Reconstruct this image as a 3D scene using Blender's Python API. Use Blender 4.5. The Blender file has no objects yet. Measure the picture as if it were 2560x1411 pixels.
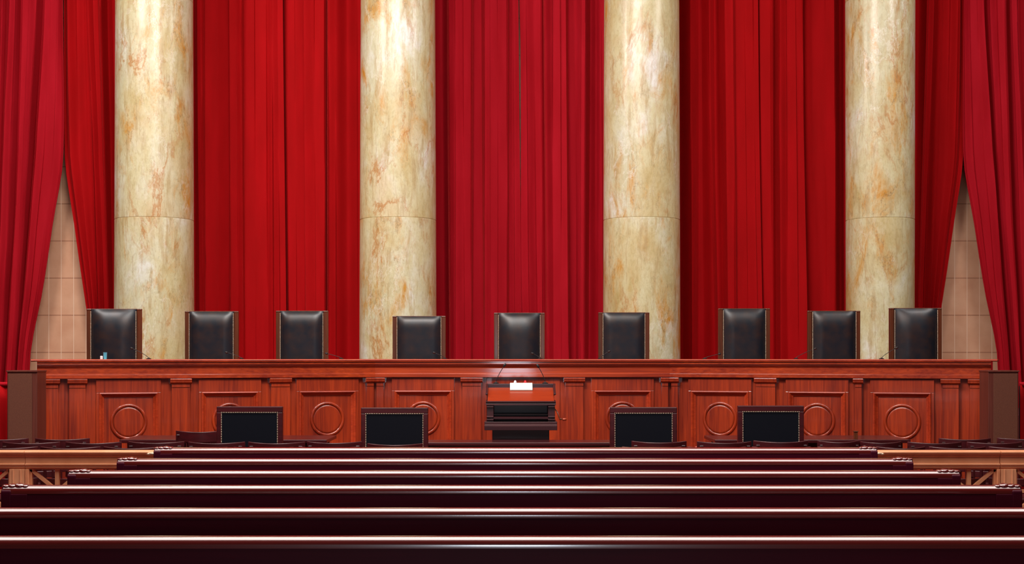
import bpy, math, random
from mathutils import Vector, Matrix
random.seed(7)
PI = math.pi
C = bpy.context.scene.collection
F = 3500.0          # focal length in pixels of a 2560 px wide frame
HC = 1.64           # eye height
HY = 892.0          # pixel row of eye height
def X(px, d): return (px - 1280.0) * d / F
def Z(py, d): return HC - (py - HY) * d / F

# ------------------------------------------------------------------ materials
def srgb(r, g, b):
    f = lambda c: (c/255/12.92) if c/255 <= .04045 else ((c/255+.055)/1.055)**2.4
    return (f(r), f(g), f(b), 1)
def new_mat(name, col=(.5,.5,.5,1), rough=.5, metal=0, coat=0, coat_rough=.1, spec=.5, sheen=0):
    m = bpy.data.materials.new(name); m.use_nodes = True
    b = m.node_tree.nodes['Principled BSDF']
    b.inputs['Base Color'].default_value = col
    b.inputs['Roughness'].default_value = rough
    b.inputs['Metallic'].default_value = metal
    b.inputs['Coat Weight'].default_value = coat
    b.inputs['Coat Roughness'].default_value = coat_rough
    b.inputs['Specular IOR Level'].default_value = spec
    b.inputs['Sheen Weight'].default_value = sheen
    return m, m.node_tree.nodes, m.node_tree.links, b
def ramp(n, stops):
    r = n.new('ShaderNodeValToRGB')
    el = r.color_ramp.elements
    el[0].position, el[0].color = stops[0]
    el[1].position, el[1].color = stops[-1]
    for p, c in stops[1:-1]:
        e = el.new(p); e.color = c
    return r
def wood(name, dark, light, axis, rough=.42, coat=.4, scale=1.0, coat_rough=.14, bump=.02):
    """axis: direction along which the grain runs (0,1,2)"""
    m, n, l, b = new_mat(name, light, rough, coat=coat, coat_rough=coat_rough)
    tc = n.new('ShaderNodeTexCoord'); mp = n.new('ShaderNodeMapping')
    s = [38*scale]*3; s[axis] = 1.6*scale
    mp.inputs['Scale'].default_value = s
    l.new(tc.outputs['Object'], mp.inputs['Vector'])
    no = n.new('ShaderNodeTexNoise'); no.inputs['Scale'].default_value = 1; no.inputs['Detail'].default_value = 5
    no.inputs['Distortion'].default_value = .6
    l.new(mp.outputs[0], no.inputs['Vector'])
    mp2 = n.new('ShaderNodeMapping'); s2 = [3.2*scale]*3; s2[axis] = .35*scale
    mp2.inputs['Scale'].default_value = s2; l.new(tc.outputs['Object'], mp2.inputs['Vector'])
    no2 = n.new('ShaderNodeTexNoise'); no2.inputs['Scale'].default_value = 1; no2.inputs['Detail'].default_value = 2
    l.new(mp2.outputs[0], no2.inputs['Vector'])
    ad = n.new('ShaderNodeMath'); ad.operation = 'MULTIPLY_ADD'; ad.inputs[1].default_value = .55
    l.new(no.outputs['Fac'], ad.inputs[0])
    mu = n.new('ShaderNodeMath'); mu.operation = 'MULTIPLY'; mu.inputs[1].default_value = .45
    l.new(no2.outputs['Fac'], mu.inputs[0]); l.new(mu.outputs[0], ad.inputs[2])
    r = ramp(n, [(.33, dark), (.64, light)])
    l.new(ad.outputs[0], r.inputs[0]); l.new(r.outputs[0], b.inputs['Base Color'])
    bp = n.new('ShaderNodeBump'); bp.inputs['Strength'].default_value = bump; bp.inputs['Distance'].default_value = .01
    l.new(no.outputs['Fac'], bp.inputs['Height']); l.new(bp.outputs[0], b.inputs['Normal'])
    return m
M = {}
M['bench_v'] = wood('bench wood upright grain', (.16,.008,.001,1), (.45,.042,.004,1), 2, coat=.8, coat_rough=.07)
M['bench_h'] = wood('bench wood level grain', (.22,.012,.001,1), (.52,.056,.005,1), 0, coat=.8, coat_rough=.07)
M['bench_m'] = wood('bench moulding wood', (.28,.016,.002,1), (.52,.05,.008,1), 0, rough=.5, coat=.1, coat_rough=.3)
M['pew'] = wood('pew mahogany', (.060,.0012,.013,1), (.085,.0020,.016,1), 0, rough=.5, coat=.06, coat_rough=.35)
M['pew'].node_tree.nodes['Principled BSDF'].inputs['Specular IOR Level'].default_value = .2
M['pewrail'] = wood('lit polished pew rail', (.13,.005,.006,1), (.18,.009,.008,1), 0, rough=.3, coat=1, coat_rough=.14, bump=.004)  # base lighter than the pew backs, widening the rail highlight through colour
M['pewrail'].node_tree.nodes['Principled BSDF'].inputs['Coat IOR'].default_value = 2.3
M['mahog'] = wood('dark mahogany', (.035,.004,.006,1), (.075,.007,.010,1), 0, rough=.3, coat=.4)
M['chairwood'] = wood('chair mahogany', (.035,.002,.004,1), (.075,.004,.008,1), 0, rough=.4, coat=.08)
M['brownwood'] = wood('brown chair wood', (.07,.017,.006,1), (.15,.036,.012,1), 2, rough=.35, coat=.4)
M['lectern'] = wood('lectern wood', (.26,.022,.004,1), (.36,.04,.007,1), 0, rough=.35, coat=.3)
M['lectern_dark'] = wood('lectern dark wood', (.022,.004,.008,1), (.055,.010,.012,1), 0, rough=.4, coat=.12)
M['leather'], n, l, b = new_mat('black leather', (.016,.016,.02,1), .36, spec=.5)
no = n.new('ShaderNodeTexNoise'); no.inputs['Scale'].default_value = 9; no.inputs['Detail'].default_value = 3
tc = n.new('ShaderNodeTexCoord'); l.new(tc.outputs['Object'], no.inputs['Vector'])
r = ramp(n, [(.35, (.007,.010,.017,1)), (.7, (.028,.015,.014,1))]); l.new(no.outputs['Fac'], r.inputs[0]); l.new(r.outputs[0], b.inputs['Base Color'])
nf = n.new('ShaderNodeTexNoise'); nf.inputs['Scale'].default_value = 260; l.new(tc.outputs['Object'], nf.inputs['Vector'])
bp = n.new('ShaderNodeBump'); bp.inputs['Strength'].default_value = .12; bp.inputs['Distance'].default_value = .002
l.new(nf.outputs['Fac'], bp.inputs['Height']); l.new(bp.outputs[0], b.inputs['Normal'])
M['leather_flat'] = new_mat('black flat leather', (.004,.005,.010,1), .6, spec=.15)[0]
M['brass'] = new_mat('brass nails', (.80,.62,.45,1), .35, metal=.35)[0]
M['steel'] = new_mat('steel', (.6,.6,.62,1), .3, metal=1)[0]
M['black'] = new_mat('black plastic', (.012,.012,.014,1), .45)[0]
M['paper'] = new_mat('white paper', (.86,.84,.76,1), .6)[0]
M['cup'] = new_mat('blue plastic', (.10,.55,.75,1), .25)[0]
M['whitecap'] = new_mat('white plastic', (.8,.8,.8,1), .4)[0]
M['lampwhite'] = new_mat('clear bulb glass', (.85,.8,.85,1), .15)[0]
M['lampred'] = new_mat('red bulb glass', (.75,.02,.03,1), .15)[0]
M['boxcloth'], n, l, b = new_mat('brown speaker cloth', (.10,.03,.018,1), .85)
no = n.new('ShaderNodeTexNoise'); no.inputs['Scale'].default_value = 220; tc = n.new('ShaderNodeTexCoord'); l.new(tc.outputs['Object'], no.inputs['Vector'])
r = ramp(n, [(.3, (.10,.026,.012,1)), (.7, (.15,.045,.022,1))]); l.new(no.outputs['Fac'], r.inputs[0]); l.new(r.outputs[0], b.inputs['Base Color'])
M['boxwood'] = wood('brown frame wood', (.10,.024,.016,1), (.16,.038,.026,1), 2, rough=.4, coat=.2)
# bronze railing
M['bronze'], n, l, b = new_mat('tawny bronze', (.55,.22,.09,1), .42, metal=.1)
no = n.new('ShaderNodeTexNoise'); no.inputs['Scale'].default_value = 6; no.inputs['Detail'].default_value = 4
tc = n.new('ShaderNodeTexCoord'); l.new(tc.outputs['Object'], no.inputs['Vector'])
r = ramp(n, [(.3, (.78,.32,.15,1)), (.7, (.90,.42,.22,1))]); l.new(no.outputs['Fac'], r.inputs[0]); l.new(r.outputs[0], b.inputs['Base Color'])
# velvet
def velvet(name, c1, c2, sheen=.4):
    m, n, l, b = new_mat(name, c1, .85, spec=.15, sheen=sheen)
    b.inputs['Sheen Roughness'].default_value = .3
    b.inputs['Sheen Tint'].default_value = (.8,.05,.05,1)
    tc = n.new('ShaderNodeTexCoord'); mp = n.new('ShaderNodeMapping'); mp.inputs['Scale'].default_value = (3,3,.5)
    l.new(tc.outputs['Object'], mp.inputs['Vector'])
    no = n.new('ShaderNodeTexNoise'); no.inputs['Scale'].default_value = 2; no.inputs['Detail'].default_value = 3
    l.new(mp.outputs[0], no.inputs['Vector'])
    r = ramp(n, [(.3, c1), (.7, c2)]); l.new(no.outputs['Fac'], r.inputs[0]); l.new(r.outputs[0], b.inputs['Base Color'])
    nf = n.new('ShaderNodeTexNoise'); nf.inputs['Scale'].default_value = 180; l.new(tc.outputs['Object'], nf.inputs['Vector'])
    bp = n.new('ShaderNodeBump'); bp.inputs['Strength'].default_value = .15; bp.inputs['Distance'].default_value = .004
    l.new(nf.outputs['Fac'], bp.inputs['Height']); l.new(bp.outputs[0], b.inputs['Normal'])
    return m
M['velvet'] = velvet('red velvet', (.36,.0006,.002,1), (.43,.0010,.0035,1))
M['velvet_lit'] = velvet('lit red velvet', (.37,.0025,.010,1), (.44,.005,.016,1))  # pinker copy of the red velvet: stronger light put into its colour
M['carpet'] = new_mat('red carpet', (.10,.006,.008,1), .95)[0]
M['plaster'] = new_mat('cream plaster', (.55,.45,.33,1), .8)[0]
M['darkwall'] = new_mat('dark oak wall', (.06,.03,.018,1), .8)[0]
# marble
m, n, l, b = new_mat('veined cream marble', (.7,.6,.4,1), .38, coat=.22, coat_rough=.2)
M['marble'] = m
tc = n.new('ShaderNodeTexCoord'); oi = n.new('ShaderNodeObjectInfo')
va = n.new('ShaderNodeVectorMath'); va.operation = 'MULTIPLY_ADD'; va.inputs[1].default_value = (1,1,1)
sc = n.new('ShaderNodeVectorMath'); sc.operation = 'SCALE'; sc.inputs['Scale'].default_value = 3.7
l.new(oi.outputs['Location'], sc.inputs[0])
l.new(tc.outputs['Object'], va.inputs[0]); l.new(sc.outputs[0], va.inputs[2])
def mapping(scale, rot=(0,0,0)):
    mp = n.new('ShaderNodeMapping'); mp.inputs['Scale'].default_value = scale; mp.inputs['Rotation'].default_value = rot
    l.new(va.outputs[0], mp.inputs['Vector']); return mp
def noise(mp, s, det, dist=0, rough=.5):
    x = n.new('ShaderNodeTexNoise'); x.inputs['Scale'].default_value = s; x.inputs['Detail'].default_value = det
    x.inputs['Distortion'].default_value = dist; x.inputs['Roughness'].default_value = rough
    l.new(mp.outputs[0], x.inputs['Vector']); return x
def mix(fac, a, c, kind='MIX'):
    x = n.new('ShaderNodeMix'); x.data_type = 'RGBA'; x.blend_type = kind
    if hasattr(fac, 'type'): l.new(fac, x.inputs[0])
    else: x.inputs[0].default_value = fac
    for i, v in ((6, a), (7, c)):
        if isinstance(v, tuple): x.inputs[i].default_value = v
        else: l.new(v, x.inputs[i])
    return x.outputs[2]
base = noise(mapping((1.2,1.2,.7), (.35,.3,0)), 1.25, 10, .35, .66)
rb = ramp(n, [(.28, srgb(190,164,102)), (.40, srgb(208,190,140)), (.50, srgb(218,208,166)), (.58, srgb(224,218,188)), (.66, srgb(240,239,232)), (.78, srgb(253,253,253))])
l.new(base.outputs['Fac'], rb.inputs[0])
pk = noise(mapping((1.0,1.0,.7)), 1.2, 6, .3, .6)
rp = ramp(n, [(.52, (0,0,0,1)), (.70, (.55,.55,.55,1))]); l.new(pk.outputs['Fac'], rp.inputs[0])
c1 = mix(rp.outputs[0], rb.outputs[0], srgb(222,192,158))
gr = noise(mapping((1.3,1.3,.6), (.2,.1,.4)), .9, 8, .3, .65)
rg = ramp(n, [(.50, (0,0,0,1)), (.70, (.6,.6,.6,1))]); l.new(gr.outputs['Fac'], rg.inputs[0])
c1 = mix(rg.outputs[0], c1, srgb(206,204,176))
oc = noise(mapping((2.4,2.4,.9), (.55,.4,0)), 1.2, 12, .5, .72)
ro = ramp(n, [(.51, (0,0,0,1)), (.57, (.30,.30,.30,1)), (.66, (1,1,1,1))]); l.new(oc.outputs['Fac'], ro.inputs[0])
c2 = mix(ro.outputs[0], c1, srgb(208,148,58))
st = noise(mapping((10,10,1.5), (.3,.25,0)), 1.0, 9, .25, .68)
rs = ramp(n, [(.50, (0,0,0,1)), (.66, (.8,.8,.8,1))]); l.new(st.outputs['Fac'], rs.inputs[0])
c3 = mix(rs.outputs[0], c2, srgb(188,160,112))
def vein(mp, s, w, col, src, amt, dist, mask):
    nn = noise(mp, s, 9, dist, .66)
    a = n.new('ShaderNodeMath'); a.operation = 'SUBTRACT'; a.inputs[1].default_value = .5; l.new(nn.outputs['Fac'], a.inputs[0])
    ab = n.new('ShaderNodeMath'); ab.operation = 'ABSOLUTE'; l.new(a.outputs[0], ab.inputs[0])
    rr = ramp(n, [(0, (amt,amt,amt,1)), (w, (0,0,0,1))]); l.new(ab.outputs[0], rr.inputs[0])
    rm = ramp(n, [(.45, (0,0,0,1)), (.62, (1,1,1,1))]); l.new(mask.outputs['Fac'], rm.inputs[0])
    mm = n.new('ShaderNodeMath'); mm.operation = 'MULTIPLY'; l.new(rr.outputs[0], mm.inputs[0]); l.new(rm.outputs[0], mm.inputs[1])
    return mix(mm.outputs[0], src, col)
c4 = vein(mapping((1.2,1.2,.5), (.6,.5,0)), 1.0, .022, srgb(188,118,40), c3, .8, .4, pk)
c5 = vein(mapping((1,1,.45), (-.7,.5,0)), 1.9, .008, srgb(128,106,78), c4, .7, .3, oc)
c6 = vein(mapping((1.2,1.2,.6), (.5,-.6,0)), 1.5, .016, srgb(246,242,232), c5, .45, .3, gr)
fn = noise(mapping((16,16,9), (.3,.3,0)), 1.5, 8, .6, .7)
rf = ramp(n, [(.35, (.84,.80,.72,1)), (.52, (1,1,1,1))]); l.new(fn.outputs['Fac'], rf.inputs[0])
c7 = mix(.8, c6, rf.outputs[0], 'MULTIPLY')
l.new(c7, b.inputs['Base Color'])
# stone wall of narrow tiles
m, n, l, b = new_mat('salmon stone tiles', srgb(204,150,116), .75)
M['stone'] = m
tc = n.new('ShaderNodeTexCoord'); sx = n.new('ShaderNodeSeparateXYZ'); l.new(tc.outputs['Object'], sx.inputs[0])
def joint(out, off, per, w):
    a = n.new('ShaderNodeMath'); a.operation = 'ADD'; a.inputs[1].default_value = off; l.new(out, a.inputs[0])
    p = n.new('ShaderNodeMath'); p.operation = 'PINGPONG'; p.inputs[1].default_value = per/2; l.new(a.outputs[0], p.inputs[0])
    c = n.new('ShaderNodeMath'); c.operation = 'LESS_THAN'; c.inputs[1].default_value = w; l.new(p.outputs[0], c.inputs[0])
    return c.outputs[0]
no = n.new('ShaderNodeTexNoise'); no.inputs['Scale'].default_value = 3; no.inputs['Detail'].default_value = 5; l.new(tc.outputs['Object'], no.inputs['Vector'])
r = ramp(n, [(.3, srgb(214,158,124)), (.7, srgb(228,178,144))]); l.new(no.outputs['Fac'], r.inputs[0])
def mix(fac, a, c):
    x = n.new('ShaderNodeMix'); x.data_type = 'RGBA'; l.new(fac, x.inputs[0])
    for i, v in ((6, a), (7, c)):
        if isinstance(v, tuple): x.inputs[i].default_value = v
        else: l.new(v, x.inputs[i])
    return x.outputs[2]
hz = joint(sx.outputs['Z'], -(Z(510, 22.0)) + 12.0*.584, .584, .008)
vt = joint(sx.outputs['X'], -X(153, 22.0), .195, .005)
l.new(mix(vt, mix(hz, r.outputs[0], srgb(184,128,98)), srgb(240,206,178)), b.inputs['Base Color'])

# ------------------------------------------------------------------ mesh builder
class MB:
    def __init__(s): s.v = []; s.f = []; s.tf = None
    def add(s, vs, fs):
        o = len(s.v)
        s.v += [tuple(s.tf(*p)) if s.tf else tuple(p) for p in vs]
        s.f += [tuple(i + o for i in f) for f in fs]; return s
    def box(s, x0, x1, y0, y1, z0, z1):
        return s.add([(x0,y0,z0),(x1,y0,z0),(x1,y1,z0),(x0,y1,z0),(x0,y0,z1),(x1,y0,z1),(x1,y1,z1),(x0,y1,z1)],
            [(0,3,2,1),(4,5,6,7),(0,1,5,4),(1,2,6,5),(2,3,7,6),(3,0,4,7)])
    def prism_x(s, prof, x0, x1):      # prof: (y,z) loop
        n = len(prof)
        return s.add([(x0,y,z) for y,z in prof]+[(x1,y,z) for y,z in prof],
            [tuple(range(n))[::-1], tuple(range(n,2*n))]+[(i,(i+1)%n,(i+1)%n+n,i+n) for i in range(n)])
    def prism_y(s, prof, y0, y1):      # prof: (x,z) loop
        n = len(prof)
        return s.add([(x,y0,z) for x,z in prof]+[(x,y1,z) for x,z in prof],
            [tuple(range(n)), tuple(range(n,2*n))[::-1]]+[(i,i+n,(i+1)%n+n,(i+1)%n) for i in range(n)])
    def tube(s, pts, r, k=8):
        pts = [Vector(p) for p in pts]; rs = r if isinstance(r,(list,tuple)) else [r]*len(pts)
        vs = []; fs = []
        for i, p in enumerate(pts):
            d = (pts[min(i+1,len(pts)-1)] - pts[max(i-1,0)]).normalized()
            a = d.cross(Vector((0,0,1)));
            if a.length < .05: a = d.cross(Vector((1,0,0)))
            a.normalize(); b_ = d.cross(a)
            for j in range(k):
                t = 2*PI*j/k; vs.append(p + (a*math.cos(t)+b_*math.sin(t))*rs[i])
        for i in range(len(pts)-1):
            for j in range(k): fs.append((i*k+j, i*k+(j+1)%k, (i+1)*k+(j+1)%k, (i+1)*k+j))
        fs.append(tuple(range(k))[::-1]); fs.append(tuple(range((len(pts)-1)*k, len(pts)*k)))
        return s.add(vs, fs)
    def lathe(s, prof, k=24, c=(0,0)):  # (r,z)
        vs = []; fs = []
        for r_, z in prof:
            for j in range(k):
                t = 2*PI*j/k; vs.append((c[0]+r_*math.cos(t), c[1]+r_*math.sin(t), z))
        m_ = len(prof)
        for i in range(m_-1):
            for j in range(k): fs.append((i*k+j, i*k+(j+1)%k, (i+1)*k+(j+1)%k, (i+1)*k+j))
        fs.append(tuple(range(k))[::-1]); fs.append(tuple(range((m_-1)*k, m_*k)))
        return s.add(vs, fs)
    def ball(s, c, rx, ry, rz, k=10, h=6):
        vs = []; fs = []
        for i in range(1, h):
            a = PI*i/h
            for j in range(k):
                t = 2*PI*j/k
                vs.append((c[0]+rx*math.sin(a)*math.cos(t), c[1]+ry*math.sin(a)*math.sin(t), c[2]+rz*math.cos(a)))
        top = len(vs); vs.append((c[0],c[1],c[2]+rz)); bot = len(vs); vs.append((c[0],c[1],c[2]-rz))
        for i in range(h-2):
            for j in range(k): fs.append((i*k+j, (i+1)*k+j, (i+1)*k+(j+1)%k, i*k+(j+1)%k))
        for j in range(k):
            fs.append((top, j, (j+1)%k)); fs.append((bot, (h-2)*k+(j+1)%k, (h-2)*k+j))
        return s.add(vs, fs)
    def ring(s, c, R, r_, k=56, q=10, flat=1.0):   # torus in the x-z plane
        vs = []; fs = []
        for i in range(k):
            a = 2*PI*i/k
            for j in range(q):
                t = 2*PI*j/q; rr = R + r_*math.cos(t)
                vs.append((c[0]+rr*math.cos(a), c[1]+r_*flat*math.sin(t), c[2]+rr*math.sin(a)))
        for i in range(k):
            for j in range(q): fs.append((i*q+j, i*q+(j+1)%q, ((i+1)%k)*q+(j+1)%q, ((i+1)%k)*q+j))
        return s.add(vs, fs)
    def grid(s, rows):
        w = len(rows[0]); vs = [p for r_ in rows for p in r_]; fs = []
        for i in range(len(rows)-1):
            for j in range(w-1): fs.append((i*w+j, i*w+j+1, (i+1)*w+j+1, (i+1)*w+j))
        return s.add(vs, fs)
    def build(s, name, mat, parent=None, smooth=False, bevel=0, seg=2, solid=0):
        me = bpy.data.meshes.new(name); me.from_pydata(s.v, [], s.f); me.validate(); me.update()
        import bmesh
        bm = bmesh.new(); bm.from_mesh(me); bmesh.ops.recalc_face_normals(bm, faces=bm.faces); bm.to_mesh(me); bm.free()
        me.materials.append(mat)
        o = bpy.data.objects.new(name, me); C.objects.link(o)
        if parent: o.parent = parent
        if smooth is True: me.polygons.foreach_set('use_smooth', [True]*len(me.polygons))
        if smooth == 'auto':
            me.polygons.foreach_set('use_smooth', [True]*len(me.polygons))
            me.set_sharp_from_angle(angle=math.radians(38))
        if solid:
            md = o.modifiers.new('solid','SOLIDIFY'); md.thickness = solid; md.offset = 0
        if bevel:
            md = o.modifiers.new('bevel','BEVEL'); md.width = bevel; md.segments = seg; md.limit_method = 'ANGLE'
            md.harden_normals = False
        return o
def tag(o, label=None, cat=None, group=None, kind=None):
    if label: o['label'] = label
    if cat: o['category'] = cat
    if group: o['group'] = group
    if kind: o['kind'] = kind
    return o
def thing(name, label, cat, loc=(0,0,0), rz=0, group=None):
    o = bpy.data.objects.new(name, None); C.objects.link(o)
    o.empty_display_size = .1
    o.location = loc; o.rotation_euler = (0,0,rz); return tag(o, label, cat, group)
def copy_tree(o, loc, rz=0, label=None, scale=None):
    def rec(a, par):
        c = a.copy(); C.objects.link(c); c.parent = par
        for ch in a.children: rec(ch, c)
        return c
    r = rec(o, None); r.location = loc; r.rotation_euler = (0,0,rz)
    if label: r['label'] = label
    if scale: r.scale = scale
    return r

# ------------------------------------------------------------------ room
DAIS = .85
def struct(name, mb, mat, label):
    o = mb.build(name, mat); return tag(o, label, name.split('_')[0], kind='structure')
struct('floor', MB().box(-10,10,-6,23,-.2,0), M['carpet'], 'dark red carpeted courtroom floor')
struct('dais', MB().box(-9.4,9.4,18.75,21.98,0.0,DAIS), M['carpet'], 'raised red platform behind the bench')
struct('wall_back', MB().box(-10,10,22.0,22.9,0,10), M['stone'], 'salmon stone tiled wall behind the red curtains')
struct('wall_left', MB().box(-10.3,-10,-6,22.9,0,10), M['darkwall'], 'dark wall on the left side')
struct('wall_right', MB().box(10,10.3,-6,22.9,0,10), M['darkwall'], 'dark wall on the right side')
struct('ceiling', MB().box(-10.3,10.3,-6.3,22.9,10,10.3), M['plaster'], 'cream plaster ceiling')
wf = MB().box(-10.3,-.65,-6.3,-6,0,10).box(.65,10.3,-6.3,-6,0,10).box(-.65,.65,-6.3,-6,2.6,10)
struct('wall_front', wf, M['darkwall'], 'dark wall behind the viewer with an added doorway opening')

# ------------------------------------------------------------------ columns
col_specs = [
 (386, .574, .556, 'far left veined cream marble column behind the first two chairs'),
 (995, .566, .545, 'veined cream marble column behind the fourth chair from the left'),
 (1604,.566, .550, 'pale veined marble column behind the sixth chair from the left'),
 (2200,.490, .500, 'far right veined marble column, slimmest of the four')]
for i, (px, rb_, rt_, lab) in enumerate(col_specs):
    t = thing('marble_column', lab, 'column', (X(px,20.6), 20.6, DAIS), group='marble columns behind the bench')
    z1, z2, z3 = Z(545,20.2)-DAIS, Z(545,20.2)-DAIS+3.22, 9.99-DAIS
    def rad(z): return rb_ + (rt_-rb_)*max(0,min(1.3,(z-1)/5.2))
    MB().box(-.72,.72,-.72,.72,0,.16).build('plinth', M['marble'], t, bevel=.01)
    MB().lathe([(.69,.16),(.70,.20),(.68,.25),(.62,.27),(.62,.30),(.65,.34),(.62,.38),(rb_+.01,.40)], 64).build('base_moulding', M['marble'], t, smooth='auto')
    for (a, c) in ((.40, z1), (z1, z2), (z2, z3)):
        g = .007
        pr = [(rad(a)-g, a), (rad(a), a+g)]
        for k in range(1, 9): pr.append((rad(a+(c-a)*k/9), a+(c-a)*k/9))
        pr += [(rad(c), c-g), (rad(c)-g, c)]
        o = MB().lathe([(r_, z-a) for r_, z in pr], 96).build('shaft_drum', M['marble'], t, smooth='auto')
        o.location = (0,0,a)
    # (capitals are above the picture)

# ------------------------------------------------------------------ curtains
def curtain(ctrl, levels, d, label, mat='velvet', ztop=9.6, zbot=DAIS+.01, group='red velvet curtains behind the bench', nsub=7):
    """ctrl: list of ([x px at each level], depth offset towards the room); levels: pixel rows"""
    zs = []
    nz = 34
    zl = [Z(y, d) for y in levels]
    rows = []
    phase = random.random()*6
    for i in range(nz+1):
        z = ztop + (zbot-ztop)*i/nz
        xs = []
        for c, off in ctrl:
            if z >= zl[0]: x = c[0] + (c[1]-c[0])*(z-zl[0])/(zl[1]-zl[0])*.3 if len(c)==2 else c[0]
            elif z <= zl[-1]:
                s_ = (c[-1]-c[-2])/(zl[-1]-zl[-2]); x = c[-1] + s_*(z-zl[-1])
            else:
                for k in range(len(zl)-1):
                    if zl[k] >= z >= zl[k+1]:
                        t = (zl[k]-z)/(zl[k]-zl[k+1])
                        # catmull-rom for smooth sweeps
                        p1, p2 = c[k], c[k+1]; p0 = c[k-1] if k else p1; p3 = c[k+2] if k+2 < len(c) else 2*p2-p1
                        x = .5*((2*p1)+(-p0+p2)*t+(2*p0-5*p1+4*p2-p3)*t*t+(-p0+3*p1-3*p2+p3)*t**3)
                        break
            xs.append(x)
        row = []
        for j in range(len(ctrl)-1):
            w = ctrl[j+1][1]-ctrl[j][1]
            last = j == len(ctrl)-2
            for t in (0,.08,.2,.35,.5,.65,.8,.92) + ((1,) if last else ()):
                e = t*.35 + .65*t*t*(3-2*t)
                off = ctrl[j][1] + w*e
                xx = X(xs[j] + (xs[j+1]-xs[j])*t, d)
                off *= 1.35*(.88+.2*math.sin(z*.5+j*.9+phase))
                row.append((xx, d-off, z))
        rows.append(row)
    cx = sum(p[0] for p in rows[0])/len(rows[0])
    mb = MB().grid([[(p[0]-cx, p[1]-d, p[2]-zbot) for p in r_] for r_ in rows])
    o = mb.build('curtain', M[mat], None, smooth='auto', solid=.012); o.location = (cx, d, zbot)
    return tag(o, label, 'curtain', group)
DC = 21.75
def two(lst): return [([a, b_], o) for a, b_, o in lst]
LV = [0, 900]
curtain(two([(420,420,-.05),(450,450,.08),(487,490,.03),(500,505,.12),(511,514,.13),(514,517,.05),(545,548,.0),(577,579,.03),(580,582,.16),(597,600,.13),(611,614,.17),(614,617,.10),(640,645,.08),(670,675,.10),(685,690,.16),(698,704,.12),(711,720,.12)]), LV, DC,
  'left half of the red velvet curtains between the first and second columns', 'velvet')
curtain(two([(704,713,-.05),(716,727,.05),(740,745,.07),(762,766,.04),(765,770,.15),(790,795,.11),(815,816,.13),(818,820,.02),(825,827,.20),(842,844,.15),(868,870,.0),(893,895,-.06),(930,930,-.03),(960,960,-.08)]), LV, DC,
  'right half of the red velvet curtains between the first and second columns', 'velvet')
curtain(two([(1030,1030,-.05),(1075,1080,.0),(1105,1112,.03),(1117,1123,-.06),(1124,1129,.14),(1140,1140,.20),(1160,1162,.13),(1180,1178,.15),(1183,1181,.02),(1204,1210,.03),(1212,1214,.14),(1225,1226,.11),(1245,1245,.12),(1268,1268,.15),(1272,1272,.04),(1285,1288,.09),(1296,1306,.07)]), LV, DC,
  'red velvet curtain left of the thin centre gap, behind the middle chair', 'velvet_lit')
gap = [([1298.2,1301,1302,1302.2,1304,1308], .07), ([1315,1316,1318,1320,1322,1326], .11), ([1335,1337,1338,1340,1342,1344], .06)]
g2 = two([(1352,1356,.10),(1358,1366,.05),(1361,1369,.17),(1380,1384,.12),(1400,1404,.13),(1414,1420,.16),(1418,1424,.0),(1440,1440,.04),(1453,1450,.16),(1461,1458,.17),(1475,1472,.04),(1490,1490,-.02),(1503,1508,.08),(1515,1520,.10),(1550,1550,-.05),(1580,1580,.03)])
lv6 = [0, 110, 300, 550, 720, 900]
def ex(c): return [c[0]+(c[1]-c[0])*y/900 for y in lv6]
curtain(gap + [(ex(c), o) for c, o in g2], lv6, DC, 'red velvet curtain right of the thin centre gap, beside the third column', 'velvet_lit')
curtain(two([(1630,1630,-.05),(1670,1675,.04),(1700,1708,.0),(1722,1726,.17),(1745,1745,.03),(1754,1760,.02),(1768,1785,.16),(1783,1794,.06),(1797,1811,.0),(1808,1818,.14),(1827,1834,.17),(1833,1841,.11),(1860,1868,.09),(1880,1891,.14),(1891,1904,.13)]), LV, DC,
  'left half of the red velvet curtains between the third and fourth columns', 'velvet')
curtain(two([(1884,1897,-.05),(1897,1912,.05),(1925,1930,.08),(1937,1941,.02),(1942,1946,.15),(1962,1966,.10),(1985,1990,.15),(2000,2013,.18),(2004,2018,.04),(2030,2040,.04),(2060,2065,.08),(2080,2082,.13),(2097,2100,.02),(2112,2114,-.05),(2150,2150,-.02),(2180,2180,-.06)]), LV, DC,
  'right half of the red velvet curtains between the third and fourth columns', 'velvet')
lv5 = [0, 400, 560, 720, 900]
outer = [
 ([-190,-215,-235,-255,-290], .0), ([-150,-170,-190,-210,-240], .16), ([-145,-165,-184,-204,-234], .0), ([-110,-125,-140,-155,-180], .10),
 ([-80,-95,-105,-120,-140], .16), ([-74,-89,-99,-114,-133], .02), ([-45,-58,-66,-77,-92], .06), ([-20,-32,-40,-50,-62], .17), ([-14,-26,-34,-43,-54], .02),
 ([6,-6,-14,-23,-34], .05), ([14,2,-5,-14,-24], .13), ([20,8,1,-8,-17], .04), ([31,18,12,4,-3], .10), ([36,23,17,9,2], .17), ([47,35,29,20,12], .12), ([52,42,36,26,18], .0), ([64,50,43,32,23], .02),
 ([70,56,48,37,28], .17), ([85,68,59,48,38], .14), ([104,82,71,59,47], .17), ([109,87,76,64,50], .03), ([117,94,82,70,55], .06), ([121,99,87,75,59], .17), ([135,116,100,86,65], .12), ([152,140,120,100,72], .12), ([159,157,131,107,76], .06), ([163.5,163.5,137,112,79], .09)]
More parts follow.
